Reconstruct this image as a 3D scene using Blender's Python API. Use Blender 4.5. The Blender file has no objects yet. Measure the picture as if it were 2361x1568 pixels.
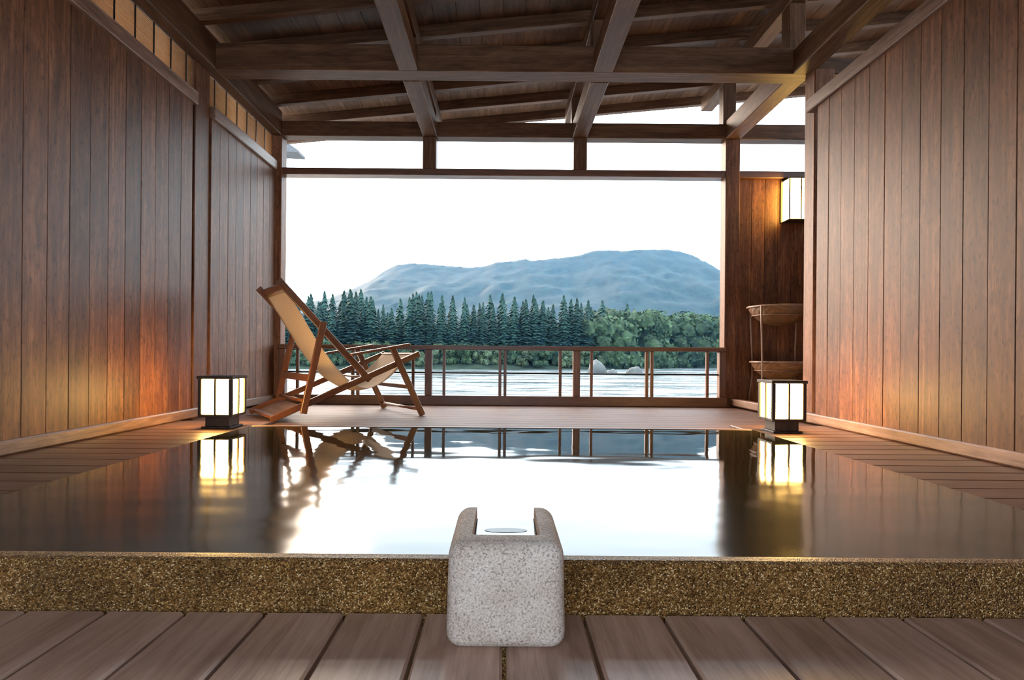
import bpy, bmesh, math, random
from mathutils import Vector, Matrix, noise

S = bpy.context.scene
COL = S.collection

# ------------------------------------------------------------------ camera
F_PX, W_PX = 1380.0, 2361.0
CAM_H = 0.45
cam_d = bpy.data.cameras.new('camera')
cam_d.sensor_fit = 'HORIZONTAL'; cam_d.sensor_width = 36.0
cam_d.lens = F_PX / W_PX * 36.0
cam_d.shift_x = 22.5 / W_PX
cam_d.shift_y = 36.0 / W_PX
cam_d.clip_start = 0.02; cam_d.clip_end = 6000
cam = bpy.data.objects.new('camera', cam_d); COL.objects.link(cam)
ROLL = 0.008
cam.matrix_world = (Matrix.Translation((0, 0, CAM_H)) @ Matrix.Rotation(math.pi/2, 4, 'X')
                    @ Matrix.Rotation(ROLL, 4, 'Z'))
S.camera = cam

# ------------------------------------------------------------------ sky, sun, exposure
SKY = 6.4
world = bpy.data.worlds.new('overcast_sky'); S.world = world
world.use_nodes = True
bg = world.node_tree.nodes['Background']
bg.inputs['Color'].default_value = (0.74, 0.88, 1.0, 1)
bg.inputs['Strength'].default_value = SKY
sun_d = bpy.data.lights.new('hazy_sun', 'SUN')
sun_d.energy = 12.0; sun_d.angle = math.radians(60); sun_d.color = (1.0, 0.76, 0.54)
sun = bpy.data.objects.new('hazy_sun', sun_d); COL.objects.link(sun)
sun_from = Vector((-0.75, 0.75, 0.42))
sun.rotation_euler = (-sun_from).to_track_quat('-Z', 'Y').to_euler()
S.view_settings.view_transform = 'Standard'
S.view_settings.look = 'None'
S.view_settings.gamma = 1.0
S.view_settings.use_curve_mapping = False
S.view_settings.exposure = 0.0
S.cycles.max_bounces = 10
S.cycles.diffuse_bounces = 5
S.cycles.glossy_bounces = 4
S.cycles.volume_bounces = 0
S.cycles.filter_width = 1.2
S.cycles.sample_clamp_indirect = 12.0

# ------------------------------------------------------------------ materials
def new_mat(name):
    m = bpy.data.materials.new(name); m.use_nodes = True
    nt = m.node_tree
    return m, nt, nt.nodes['Principled BSDF']

def N(nt, typ, **kw):
    n = nt.nodes.new(typ)
    for k, v in kw.items(): setattr(n, k, v)
    return n

def ramp(nt, stops):
    r = N(nt, 'ShaderNodeValToRGB')
    el = r.color_ramp.elements
    el[0].position, el[0].color = stops[0][0], (*stops[0][1], 1)
    el[1].position, el[1].color = stops[-1][0], (*stops[-1][1], 1)
    for p, c in stops[1:-1]:
        e = el.new(p); e.color = (*c, 1)
    return r

def wood(name, axis, dark, mid, light, rough=0.42, var=0.35, grain=1.0, bump=0.15, spec=0.5, fleck=0.0):
    """stained timber, grain running along the local axis 0/1/2; every object its own shift"""
    m, nt, p = new_mat(name)
    L = nt.links.new
    tc = N(nt, 'ShaderNodeTexCoord'); oi = N(nt, 'ShaderNodeObjectInfo')
    mul = N(nt, 'ShaderNodeMath', operation='MULTIPLY'); mul.inputs[1].default_value = 61.7
    L(oi.outputs['Random'], mul.inputs[0])
    add = N(nt, 'ShaderNodeVectorMath', operation='ADD')
    L(tc.outputs['Object'], add.inputs[0]); L(mul.outputs[0], add.inputs[1])
    def mapped(long, cross):
        mp = N(nt, 'ShaderNodeMapping')
        s = [cross]*3; s[axis] = long
        mp.inputs['Scale'].default_value = s
        L(add.outputs[0], mp.inputs['Vector']); return mp
    m1 = mapped(1.1*grain, 22*grain)
    n1 = N(nt, 'ShaderNodeTexNoise'); n1.inputs['Scale'].default_value = 1.0
    n1.inputs['Detail'].default_value = 6; n1.inputs['Roughness'].default_value = 0.6; n1.inputs['Distortion'].default_value = 1.4
    L(m1.outputs[0], n1.inputs['Vector'])
    m2 = mapped(14*grain, 190*grain)
    n2 = N(nt, 'ShaderNodeTexNoise'); n2.inputs['Scale'].default_value = 1.0; n2.inputs['Detail'].default_value = 3
    L(m2.outputs[0], n2.inputs['Vector'])
    m3 = mapped(2.2*grain, 9*grain)
    n3 = N(nt, 'ShaderNodeTexNoise'); n3.inputs['Scale'].default_value = 1.0; n3.inputs['Detail'].default_value = 4
    n3.inputs['Distortion'].default_value = 2.6
    L(m3.outputs[0], n3.inputs['Vector'])
    a = N(nt, 'ShaderNodeMath', operation='MULTIPLY_ADD'); a.inputs[1].default_value = 0.55
    L(n1.outputs['Fac'], a.inputs[0])
    b = N(nt, 'ShaderNodeMath', operation='MULTIPLY'); b.inputs[1].default_value = 0.22
    L(n2.outputs['Fac'], b.inputs[0]); L(b.outputs[0], a.inputs[2])
    c = N(nt, 'ShaderNodeMath', operation='MULTIPLY_ADD'); c.inputs[1].default_value = 0.32
    L(n3.outputs['Fac'], c.inputs[0]); L(a.outputs[0], c.inputs[2])
    r = ramp(nt, [(0.38, dark), (0.545, mid), (0.71, light)])
    L(c.outputs[0], r.inputs[0])
    hsv = N(nt, 'ShaderNodeHueSaturation')
    mr = N(nt, 'ShaderNodeMapRange'); mr.inputs['To Min'].default_value = 1-var; mr.inputs['To Max'].default_value = 1+var
    L(oi.outputs['Random'], mr.inputs['Value']); L(mr.outputs[0], hsv.inputs['Value'])
    L(r.outputs[0], hsv.inputs['Color'])
    col = hsv.outputs[0]
    if fleck:
        m4 = mapped(26, 75)
        n4 = N(nt, 'ShaderNodeTexNoise'); n4.inputs['Scale'].default_value = 1.0; n4.inputs['Detail'].default_value = 2
        L(m4.outputs[0], n4.inputs['Vector'])
        fr = ramp(nt, [(0.56, (0, 0, 0)), (0.70, (1, 1, 1))]); L(n4.outputs['Fac'], fr.inputs[0])
        gate = N(nt, 'ShaderNodeMath', operation='MULTIPLY'); L(fr.outputs[0], gate.inputs[0]); gate.inputs[1].default_value = fleck
        mx = N(nt, 'ShaderNodeMixRGB'); mx.blend_type = 'MULTIPLY'; mx.inputs['Color2'].default_value = (0.45, 0.38, 0.34, 1)
        L(gate.outputs[0], mx.inputs['Fac']); L(col, mx.inputs['Color1']); col = mx.outputs[0]
    L(col, p.inputs['Base Color'])
    p.inputs['Roughness'].default_value = rough
    p.inputs['Specular IOR Level'].default_value = spec
    bp = N(nt, 'ShaderNodeBump'); bp.inputs['Strength'].default_value = bump; bp.inputs['Distance'].default_value = 0.004
    L(c.outputs[0], bp.inputs['Height']); L(bp.outputs[0], p.inputs['Normal'])
    return m

AX = 'xyz'
WALLW = [wood('stained_wall_timber_'+AX[i], i, (0.058, 0.019, 0.008), (0.128, 0.046, 0.018), (0.25, 0.102, 0.045),
              rough=0.50, var=0.26, bump=0.15, spec=0.31, fleck=0.9) for i in range(3)]
BEAMW = [wood('dark_roof_timber_'+AX[i], i, (0.045, 0.020, 0.009), (0.098, 0.045, 0.022), (0.17, 0.082, 0.043),
              rough=0.52, var=0.2, spec=0.22) for i in range(3)]
TRIMW = [wood('worn_trim_timber_'+AX[i], i, (0.09, 0.045, 0.028), (0.19, 0.105, 0.07), (0.33, 0.20, 0.145),
              rough=0.45, var=0.12) for i in range(3)]
FRONTW = [wood('front_deck_timber_'+AX[i], i, (0.27, 0.16, 0.115), (0.44, 0.28, 0.212), (0.58, 0.39, 0.31),
               rough=0.34, var=0.14, spec=0.6) for i in range(3)]
TERRW = [wood('terrace_timber_'+AX[i], i, (0.10, 0.052, 0.038), (0.145, 0.080, 0.060), (0.20, 0.12, 0.092),
              rough=0.60, var=0.08, spec=0.2) for i in range(3)]
DECKW = [wood('deck_timber_'+AX[i], i, (0.085, 0.040, 0.025), (0.15, 0.074, 0.047), (0.23, 0.12, 0.08),
              rough=0.40, var=0.18, spec=0.4) for i in range(3)]
RAILW = [wood('railing_timber_'+AX[i], i, (0.07, 0.026, 0.013), (0.13, 0.052, 0.027), (0.21, 0.095, 0.052),
              rough=0.4, var=0.15) for i in range(3)]
CHAIRW = [wood('chair_timber_'+AX[i], i, (0.075, 0.025, 0.011), (0.15, 0.055, 0.025), (0.24, 0.10, 0.05),
               rough=0.35, var=0.1) for i in range(3)]
LANTW = wood('lantern_frame_timber', 2, (0.015, 0.009, 0.006), (0.03, 0.018, 0.011), (0.06, 0.036, 0.02), rough=0.5, var=0.1)

def plain(name, col, rough=0.6, metal=0.0):
    m, nt, p = new_mat(name)
    p.inputs['Base Color'].default_value = (*col, 1); p.inputs['Roughness'].default_value = rough
    p.inputs['Metallic'].default_value = metal
    n = N(nt, 'ShaderNodeTexNoise'); n.inputs['Scale'].default_value = 40; n.inputs['Detail'].default_value = 3
    tc = N(nt, 'ShaderNodeTexCoord'); nt.links.new(tc.outputs['Object'], n.inputs['Vector'])
    r = ramp(nt, [(0.3, tuple(c*0.8 for c in col)), (0.7, tuple(min(1, c*1.2) for c in col))])
    nt.links.new(n.outputs['Fac'], r.inputs[0]); nt.links.new(r.outputs[0], p.inputs['Base Color'])
    return m

BACKING = plain('dark_backing', (0.012, 0.007, 0.005), 0.8)
DISC_GREY = plain('disc_dark_grey', (0.10, 0.10, 0.11), 0.35)
BLACKM = plain('black_iron', (0.012, 0.011, 0.011), 0.45, 0.3)

def paper(name, col, strength):
    m, nt, p = new_mat(name)
    p.inputs['Base Color'].default_value = (0.85, 0.8, 0.68, 1); p.inputs['Roughness'].default_value = 0.7
    n = N(nt, 'ShaderNodeTexNoise'); n.inputs['Scale'].default_value = 30
    tc = N(nt, 'ShaderNodeTexCoord'); nt.links.new(tc.outputs['Object'], n.inputs['Vector'])
    r = ramp(nt, [(0.3, tuple(c*0.93 for c in col)), (0.7, col)])
    nt.links.new(n.outputs['Fac'], r.inputs[0]); nt.links.new(r.outputs[0], p.inputs['Emission Color'])
    p.inputs['Emission Strength'].default_value = strength
    return m
LANT_PAPER = paper('glowing_lantern_paper', (1.0, 0.58, 0.17), 52.0)
LAMP_PAPER = paper('glowing_wall_lamp_paper', (1.0, 0.60, 0.14), 42.0)

def granite():
    m, nt, p = new_mat('grey_granite'); L = nt.links.new
    tc = N(nt, 'ShaderNodeTexCoord')
    v = N(nt, 'ShaderNodeTexVoronoi'); v.inputs['Scale'].default_value = 380; L(tc.outputs['Object'], v.inputs['Vector'])
    n = N(nt, 'ShaderNodeTexNoise'); n.inputs['Scale'].default_value = 240; n.inputs['Detail'].default_value = 4; L(tc.outputs['Object'], n.inputs['Vector'])
    n2 = N(nt, 'ShaderNodeTexNoise'); n2.inputs['Scale'].default_value = 14; n2.inputs['Detail'].default_value = 4; L(tc.outputs['Object'], n2.inputs['Vector'])
    r = ramp(nt, [(0.26, (0.20, 0.165, 0.15)), (0.40, (0.50, 0.435, 0.40)), (0.60, (0.64, 0.57, 0.53)), (0.78, (0.76, 0.71, 0.66))])
    L(n.outputs['Fac'], r.inputs[0])
    sep = N(nt, 'ShaderNodeSeparateColor'); L(v.outputs['Color'], sep.inputs[0])
    fr = ramp(nt, [(0.0, (0.55, 0.5, 0.48)), (0.25, (1, 1, 1)), (1.0, (1.12, 1.1, 1.08))]); L(sep.outputs[0], fr.inputs[0])
    mx = N(nt, 'ShaderNodeMixRGB', blend_type='MULTIPLY'); mx.inputs[0].default_value = 1.0
    L(r.outputs[0], mx.inputs[1]); L(fr.outputs[0], mx.inputs[2])
    r2 = ramp(nt, [(0.35, (0.86, 0.80, 0.74)), (0.65, (1.05, 1.03, 1.0))]); L(n2.outputs['Fac'], r2.inputs[0])
    mx2 = N(nt, 'ShaderNodeMixRGB', blend_type='MULTIPLY'); mx2.inputs[0].default_value = 1.0
    L(mx.outputs[0], mx2.inputs[1]); L(r2.outputs[0], mx2.inputs[2])
    L(mx2.outputs[0], p.inputs['Base Color']); p.inputs['Roughness'].default_value = 0.75
    b = N(nt, 'ShaderNodeBump'); b.inputs['Strength'].default_value = 0.5; b.inputs['Distance'].default_value = 0.002
    L(n.outputs['Fac'], b.inputs['Height']); L(b.outputs[0], p.inputs['Normal'])
    return m
GRANITE = granite()

def aggregate():
    m, nt, p = new_mat('wet_washed_gravel'); L = nt.links.new
    tc = N(nt, 'ShaderNodeTexCoord')
    v = N(nt, 'ShaderNodeTexVoronoi'); v.inputs['Scale'].default_value = 360; L(tc.outputs['Object'], v.inputs['Vector'])
    sep = N(nt, 'ShaderNodeSeparateColor'); L(v.outputs['Color'], sep.inputs[0])
    r = ramp(nt, [(0.0, (0.04, 0.018, 0.004)), (0.35, (0.17, 0.078, 0.019)), (0.75, (0.32, 0.160, 0.046)), (0.9, (0.48, 0.29, 0.11)), (1.0, (0.85, 0.66, 0.40))])
    L(sep.outputs[0], r.inputs[0])
    n = N(nt, 'ShaderNodeTexNoise'); n.inputs['Scale'].default_value = 6; n.inputs['Detail'].default_value = 4; L(tc.outputs['Object'], n.inputs['Vector'])
    r2 = ramp(nt, [(0.35, (0.7, 0.66, 0.62)), (0.65, (1.15, 1.1, 1.05))]); L(n.outputs['Fac'], r2.inputs[0])
    mx = N(nt, 'ShaderNodeMixRGB', blend_type='MULTIPLY'); mx.inputs[0].default_value = 1.0
    L(r.outputs[0], mx.inputs[1]); L(r2.outputs[0], mx.inputs[2]); L(mx.outputs[0], p.inputs['Base Color'])
    p.inputs['Roughness'].default_value = 0.3
    b = N(nt, 'ShaderNodeBump'); b.inputs['Strength'].default_value = 0.9; b.inputs['Distance'].default_value = 0.004; b.invert = True
    L(v.outputs['Distance'], b.inputs['Height']); L(b.outputs[0], p.inputs['Normal'])
    return m
AGG = aggregate()

def pool_water():
    m, nt, p = new_mat('still_bath_water'); L = nt.links.new
    p.inputs['Base Color'].default_value = (0.030, 0.026, 0.012, 1)
    p.inputs['Roughness'].default_value = 0.035; p.inputs['IOR'].default_value = 1.36
    tc = N(nt, 'ShaderNodeTexCoord')
    mp = N(nt, 'ShaderNodeMapping'); mp.inputs['Scale'].default_value = (0.8, 1.5, 1.0); L(tc.outputs['Object'], mp.inputs['Vector'])
    n = N(nt, 'ShaderNodeTexNoise'); n.inputs['Scale'].default_value = 3.2; n.inputs['Detail'].default_value = 1.0; L(mp.outputs[0], n.inputs['Vector'])
    b = N(nt, 'ShaderNodeBump'); b.inputs['Strength'].default_value = 0.10; b.inputs['Distance'].default_value = 0.012
    # the inflow at the spout keeps the near water gently broken up, the far end lies still
    sx = N(nt, 'ShaderNodeSeparateXYZ'); L(tc.outputs['Object'], sx.inputs[0])
    mr = N(nt, 'ShaderNodeMapRange'); mr.interpolation_type = 'SMOOTHSTEP'
    mr.inputs['From Min'].default_value = 1.5; mr.inputs['From Max'].default_value = 3.2
    mr.inputs['To Min'].default_value = 0.115; mr.inputs['To Max'].default_value = 0.012
    L(sx.outputs['Y'], mr.inputs['Value']); L(mr.outputs[0], p.inputs['Roughness'])
    mr2 = N(nt, 'ShaderNodeMapRange'); mr2.interpolation_type = 'SMOOTHSTEP'
    mr2.inputs['From Min'].default_value = 1.4; mr2.inputs['From Max'].default_value = 3.3
    mr2.inputs['To Min'].default_value = 3.0; mr2.inputs['To Max'].default_value = 0.7
    L(sx.outputs['Y'], mr2.inputs['Value'])
    hm_ = N(nt, 'ShaderNodeMath', operation='MULTIPLY'); L(n.outputs['Fac'], hm_.inputs[0]); L(mr2.outputs[0], hm_.inputs[1])
    L(hm_.outputs[0], b.inputs['Height']); L(b.outputs[0], p.inputs['Normal'])
    return m
POOLW = pool_water()

def river_water():
    m, nt, p = new_mat('river_rapids_water'); L = nt.links.new
    tc = N(nt, 'ShaderNodeTexCoord')
    mp = N(nt, 'ShaderNodeMapping'); mp.inputs['Scale'].default_value = (0.05, 0.16, 0.1); L(tc.outputs['Object'], mp.inputs['Vector'])
    n = N(nt, 'ShaderNodeTexNoise'); n.inputs['Scale'].default_value = 1.0; n.inputs['Detail'].default_value = 5; n.inputs['Distortion'].default_value = 1.2
    L(mp.outputs[0], n.inputs['Vector'])
    r = ramp(nt, [(0.36, (0.02, 0.03, 0.035)), (0.48, (0.07, 0.09, 0.095)), (0.56, (0.34, 0.36, 0.37))]); L(n.outputs['Fac'], r.inputs[0])
    L(r.outputs[0], p.inputs['Base Color']); p.inputs['Roughness'].default_value = 0.15; p.inputs['IOR'].default_value = 1.33
    b = N(nt, 'ShaderNodeBump'); b.inputs['Strength'].default_value = 0.7; b.inputs['Distance'].default_value = 1.2
    L(n.outputs['Fac'], b.inputs['Height']); L(b.outputs[0], p.inputs['Normal'])
    return m
RIVERW = river_water()

def foliage(name, dark, light, scale=0.6):
    m, nt, p = new_mat(name); L = nt.links.new
    tc = N(nt, 'ShaderNodeTexCoord'); oi = N(nt, 'ShaderNodeObjectInfo')
    n = N(nt, 'ShaderNodeTexNoise'); n.inputs['Scale'].default_value = scale; n.inputs['Detail'].default_value = 5; L(tc.outputs['Object'], n.inputs['Vector'])
    r = ramp(nt, [(0.33, dark), (0.67, light)]); L(n.outputs['Fac'], r.inputs[0])
    h = N(nt, 'ShaderNodeHueSaturation'); mr = N(nt, 'ShaderNodeMapRange')
    mr.inputs['To Min'].default_value = 0.7; mr.inputs['To Max'].default_value = 1.3
    L(oi.outputs['Random'], mr.inputs['Value']); L(mr.outputs[0], h.inputs['Value']); L(r.outputs[0], h.inputs['Color'])
    L(h.outputs[0], p.inputs['Base Color']); p.inputs['Roughness'].default_value = 0.8; p.inputs['Specular IOR Level'].default_value = 0.15
    return m
CONIF = foliage('cedar_foliage', (0.006, 0.019, 0.015), (0.024, 0.056, 0.044), 6)
BROAD = foliage('broadleaf_foliage', (0.012, 0.026, 0.014), (0.045, 0.075, 0.036), 6)
SHRUB = foliage('pale_shrub_foliage', (0.025, 0.042, 0.024), (0.09, 0.12, 0.065), 6)
BANKG = foliage('bank_undergrowth', (0.008, 0.016, 0.012), (0.03, 0.045, 0.028), 0.25)
MOUNT = foliage('forested_mountain', (0.002, 0.007, 0.007), (0.009, 0.024, 0.019), 0.09)
ROCKM = plain('river_boulder_stone', (0.055, 0.06, 0.058), 0.8)

def canvas():
    m, nt, p = new_mat('natural_canvas'); L = nt.links.new
    tc = N(nt, 'ShaderNodeTexCoord')
    w = N(nt, 'ShaderNodeTexWave'); w.inputs['Scale'].default_value = 9; w.inputs['Distortion'].default_value = 0.4; w.bands_direction = 'Y'
    L(tc.outputs['Object'], w.inputs['Vector'])
    r = ramp(nt, [(0.0, (0.62, 0.46, 0.31)), (0.5, (0.74, 0.59, 0.44)), (1.0, (0.82, 0.69, 0.54))]); L(w.outputs['Fac'], r.inputs[0])
    n = N(nt, 'ShaderNodeTexNoise'); n.inputs['Scale'].default_value = 350; L(tc.outputs['Object'], n.inputs['Vector'])
    b = N(nt, 'ShaderNodeBump'); b.inputs['Strength'].default_value = 0.3; b.inputs['Distance'].default_value = 0.001
    L(n.outputs['Fac'], b.inputs['Height']); L(b.outputs[0], p.inputs['Normal'])
    L(r.outputs[0], p.inputs['Base Color']); p.inputs['Roughness'].default_value = 0.85
    tr = N(nt, 'ShaderNodeBsdfTranslucent'); L(r.outputs[0], tr.inputs['Color'])
    mx = N(nt, 'ShaderNodeMixShader'); mx.inputs[0].default_value = 0.42
    L(p.outputs[0], mx.inputs[1]); L(tr.outputs[0], mx.inputs[2])
    L(mx.outputs[0], nt.nodes['Material Output'].inputs['Surface'])
    return m
CANVAS = canvas()

def reed_mat():
    m, nt, p = new_mat('split_bamboo_reed'); L = nt.links.new
    tc = N(nt, 'ShaderNodeTexCoord'); oi = N(nt, 'ShaderNodeObjectInfo')
    mp = N(nt, 'ShaderNodeMapping'); mp.inputs['Scale'].default_value = (60, 3, 60); L(tc.outputs['Object'], mp.inputs['Vector'])
    n = N(nt, 'ShaderNodeTexNoise'); n.inputs['Scale'].default_value = 1; n.inputs['Detail'].default_value = 4; L(mp.outputs[0], n.inputs['Vector'])
    r = ramp(nt, [(0.3, (0.38, 0.23, 0.12)), (0.7, (0.66, 0.46, 0.28))]); L(n.outputs['Fac'], r.inputs[0])
    L(r.outputs[0], p.inputs['Base Color']); p.inputs['Roughness'].default_value = 0.5
    tr = N(nt, 'ShaderNodeBsdfTranslucent'); L(r.outputs[0], tr.inputs['Color'])
    mx = N(nt, 'ShaderNodeMixShader'); mx.inputs[0].default_value = 0.5
    L(p.outputs[0], mx.inputs[1]); L(tr.outputs[0], mx.inputs[2])
    L(mx.outputs[0], nt.nodes['Material Output'].inputs['Surface'])
    return m
REED = reed_mat()
WICKER = wood('woven_wicker', 0, (0.10, 0.045, 0.018), (0.22, 0.105, 0.045), (0.36, 0.19, 0.09), rough=0.45, grain=3, bump=0.5)
TILE = plain('grey_roof_slate', (0.06, 0.062, 0.066), 0.6)

# ------------------------------------------------------------------ helpers
WLOC = {}
def link(name, me, mat, loc, parent=None, rot=None):
    o = bpy.data.objects.new(name, me); COL.objects.link(o)
    if mat is not None and me is not None and not me.materials: me.materials.append(mat)
    loc = Vector(loc)
    if parent is not None:
        o.parent = parent
        o.location = loc - WLOC.get(parent.name, Vector((0, 0, 0)))
    else:
        o.location = loc
    WLOC[o.name] = loc
    if rot is not None: o.rotation_euler = rot
    return o

def empty(name, loc, rz=0.0):
    o = bpy.data.objects.new(name, None); COL.objects.link(o)
    o.empty_display_size = 0.1
    o.location = loc; o.rotation_euler = (0, 0, rz)
    WLOC[o.name] = Vector(loc); return o

def tag(o, label, cat, group=None, kind=None):
    o['label'] = label; o['category'] = cat
    if group: o['group'] = group
    if kind: o['kind'] = kind
    return o
def struct(o, label=None):
    o['kind'] = 'structure'
    if label: o['label'] = label
    return o

_cache = {}
def box_mesh(sx, sy, sz, bevel, mat):
    key = (round(sx, 4), round(sy, 4), round(sz, 4), bevel, mat.name)
    if key in _cache: return _cache[key]
    bm = bmesh.new(); bmesh.ops.create_cube(bm, size=1)
    for v in bm.verts: v.co = Vector((v.co.x*sx, v.co.y*sy, v.co.z*sz))
    if bevel: bmesh.ops.bevel(bm, geom=bm.edges[:], offset=min(bevel, 0.45*min(sx, sy, sz)), segments=1, affect='EDGES')
    me = bpy.data.meshes.new('box'); bm.to_mesh(me); bm.free(); me.materials.append(mat)
    _cache[key] = me; return me

def box(name, x0, x1, y0, y1, z0, z1, mats, parent=None, bevel=0.004):
    s = (abs(x1-x0), abs(y1-y0), abs(z1-z0))
    mat = mats[max(range(3), key=lambda i: s[i])] if isinstance(mats, list) else mats
    me = box_mesh(*s, bevel, mat)
    return link(name, me, None, ((x0+x1)/2, (y0+y1)/2, (z0+z1)/2), parent)

def bar(name, p0, p1, w, d, mats, parent=None, up=(0, 0, 1), bevel=0.003):
    """square timber from p0 to p1; w across, d along the 'up' side; local long axis = z"""
    p0, p1 = Vector(p0), Vector(p1); z = (p1-p0); L = z.length; z.normalize()
    y = Vector(up) - z*Vector(up).dot(z); y.normalize(); x = y.cross(z)
    mat = mats[2] if isinstance(mats, list) else mats
    me = box_mesh(w, d, L, bevel, mat)
    M = Matrix((x, y, z)).transposed().to_4x4()
    return link(name, me, None, (p0+p1)/2, parent, M.to_euler())

def mesh_from_bm(name, bm, mat, smooth=False):
    me = bpy.data.meshes.new(name); bm.to_mesh(me); bm.free()
    if smooth:
        for f in me.polygons: f.use_smooth = True
    me.materials.append(mat); return me

def tube_mesh(name, pts, rad, mat, seg=8, closed=False):
    bm = bmesh.new(); rings = []; n = len(pts); pts = [Vector(p) for p in pts]
    for i, p in enumerate(pts):
        t = (pts[(i+1) % n]-pts[i-1]) if closed else (pts[min(i+1, n-1)]-pts[max(i-1, 0)])
        t.normalize(); a = Vector((0, 0, 1)) if abs(t.z) < 0.9 else Vector((1, 0, 0))
        u = t.cross(a).normalized(); v = t.cross(u)
        r = rad(i/(n-1)) if callable(rad) else rad
        rings.append([bm.verts.new(p+(u*math.cos(k*2*math.pi/seg)+v*math.sin(k*2*math.pi/seg))*r) for k in range(seg)])
    for i in range(n if closed else n-1):
        A, B = rings[i], rings[(i+1) % n]
        for k in range(seg): bm.faces.new((A[k], A[(k+1) % seg], B[(k+1) % seg], B[k]))
    if not closed: bm.faces.new(rings[0][::-1]); bm.faces.new(rings[-1])
    bmesh.ops.recalc_face_normals(bm, faces=bm.faces[:])
    return mesh_from_bm(name, bm, mat, True)

R = random.Random(7)
DECK_Z = 0.0; FAR_Z = -0.015; FRONT_Z = -0.10; WATER_Z = 0.010
WX = 2.15            # face of the wall boards
PX = 1.50            # half width of the bath
PY0, PY1 = 1.30, 3.63
BACK_Y = -1.7
KET = 2.51           # underside of the roof beams
Y_A0, Y_A1 = 4.334, 4.50
Y_B0, Y_B1 = 5.64, 5.78
def raft_z(x): return 2.75 + 0.10*(x+2.09)

# ------------------------------------------------------------------ floor
floor = struct(box('floor', -2.3, 3.7, BACK_Y, 5.9, -0.75, -0.70, BACKING, None, 0), 'dark ground under the timber decks')
g = 0.006
k = -16
while True:                                    # front deck, boards running away from the camera
    x0 = 0.008 + 0.169*k
    if x0 > 2.25: break
    if x0+0.169 > -2.25:
        box('front_deck_plank', x0+g/2+0.001, x0+0.169-g/2-0.001, BACK_Y, 1.276, FRONT_Z-0.035, FRONT_Z, FRONTW, floor, 0.005)
    k += 1
y = 1.36
while y < 3.60:                                # side decks, boards running across
    y1 = y+0.145
    for s in (-1, 1):
        xa, xb = (PX+0.02, 2.2)
        box('side_deck_plank', min(s*xa, s*xb), max(s*xa, s*xb), y+0.0025, y1-0.0025, DECK_Z-0.03, DECK_Z, DECKW, floor, 0.004)
    y = y1
y_far = y
for s in (-1, 1):
    xa, xb = (PX+0.02, 2.2)
    box('side_deck_plank', min(s*xa, s*xb), max(s*xa, s*xb), y_far+0.0025, 3.985, DECK_Z-0.03, DECK_Z, DECKW, floor, 0.004)
y = 3.66
i = 0
while y < 5.75:                                # terrace between bath and railing
    y1 = y+0.145
    if y1 < 4.0:
        box('terrace_plank', -PX-0.018, PX+0.018, y+0.001, y1-0.001, FAR_Z-0.03, FAR_Z, TERRW, floor, 0.002)
    else:
        box('terrace_plank', -2.2, 3.6, y+0.001, y1-0.001, FAR_Z-0.03, FAR_Z, TERRW, floor, 0.002)
    y = y1

# ------------------------------------------------------------------ walls of boards
def board_wall(wall, x_face, y0, y1, z0, z1, side, w=0.146):
    n = max(1, round((y1-y0)/w)); w = (y1-y0)/n
    for i in range(n):
        a, b = y0+i*w, y0+(i+1)*w
        j = R.uniform(-0.0012, 0.0012)
        xa, xb = x_face + j, x_face + side*0.022
        box('wall_plank', min(xa, xb), max(xa, xb), a+0.0008, b-0.0008, z0, z1, WALLW, wall, 0.002)

Z_BASE, Z_RAIL0, Z_RAIL1 = 0.067, 2.176, 2.265
wl = struct(box('wall_left', -2.23, -2.20, BACK_Y, 5.62, -0.6, Z_RAIL1, BACKING, None, 0), 'wall of dark stained vertical boards on the left')
board_wall(wl, -WX, BACK_Y, 4.135, Z_BASE-0.01, Z_RAIL0+0.01, -1)
board_wall(wl, -WX, 4.40, 5.635, Z_BASE-0.01, Z_RAIL0+0.01, -1, 0.13)
box('wall_post', -2.33, -2.163, 4.19, 4.40, -0.1, KET, WALLW, wl, 0.006)
bl = struct(box('baseboard_left', -2.20, -2.128, BACK_Y, 5.62, 0.002, Z_BASE, TRIMW, None, 0.008))
t1 = struct(box('trim_1', -2.20, -2.125, BACK_Y, 4.165, Z_RAIL0, Z_RAIL1, TRIMW, None, 0.005))
t2 = struct(box('trim_2', -2.20, -2.125, 4.40, 5.62, Z_RAIL0, Z_RAIL1, TRIMW, None, 0.005))

wr = struct(box('wall_right', 2.20, 2.23, BACK_Y, 4.12, -0.6, Z_RAIL1, BACKING, None, 0), 'wall of warm brown vertical boards on the right')
board_wall(wr, WX, BACK_Y, 4.105, Z_BASE-0.01, Z_RAIL0+0.01, 1)
box('wall_post', 2.205, 2.345, 4.252, 4.392, -0.1, KET, WALLW, wr, 0.006)
br = struct(box('baseboard_right', 2.128, 2.20, BACK_Y, 5.64, 0.002, Z_BASE, TRIMW, None, 0.008))
t3 = struct(box('trim_3', 2.125, 2.235, BACK_Y, 4.22, Z_RAIL0, Z_RAIL1, TRIMW, None, 0.005))

# unseen back wall behind the camera; doorway added to light deck and spout
wb = struct(box('wall_back', -2.2, 2.2, BACK_Y-0.10, BACK_Y-0.07, 2.12, 2.9, BACKING, None, 0), 'unseen boarded wall behind the camera, wide doorway added to let daylight in')
n = 30
for i in range(n):
    xa = -2.2 + 4.4*i/n; xb = xa + 4.4/n
    zlo = 2.12 if -1.5 < (xa+xb)/2 < 0.75 else -0.12
    box('wall_plank', xa+0.001, xb-0.001, BACK_Y-0.07, BACK_Y-0.048, zlo, 2.9, WALLW, wb, 0.003)
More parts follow.
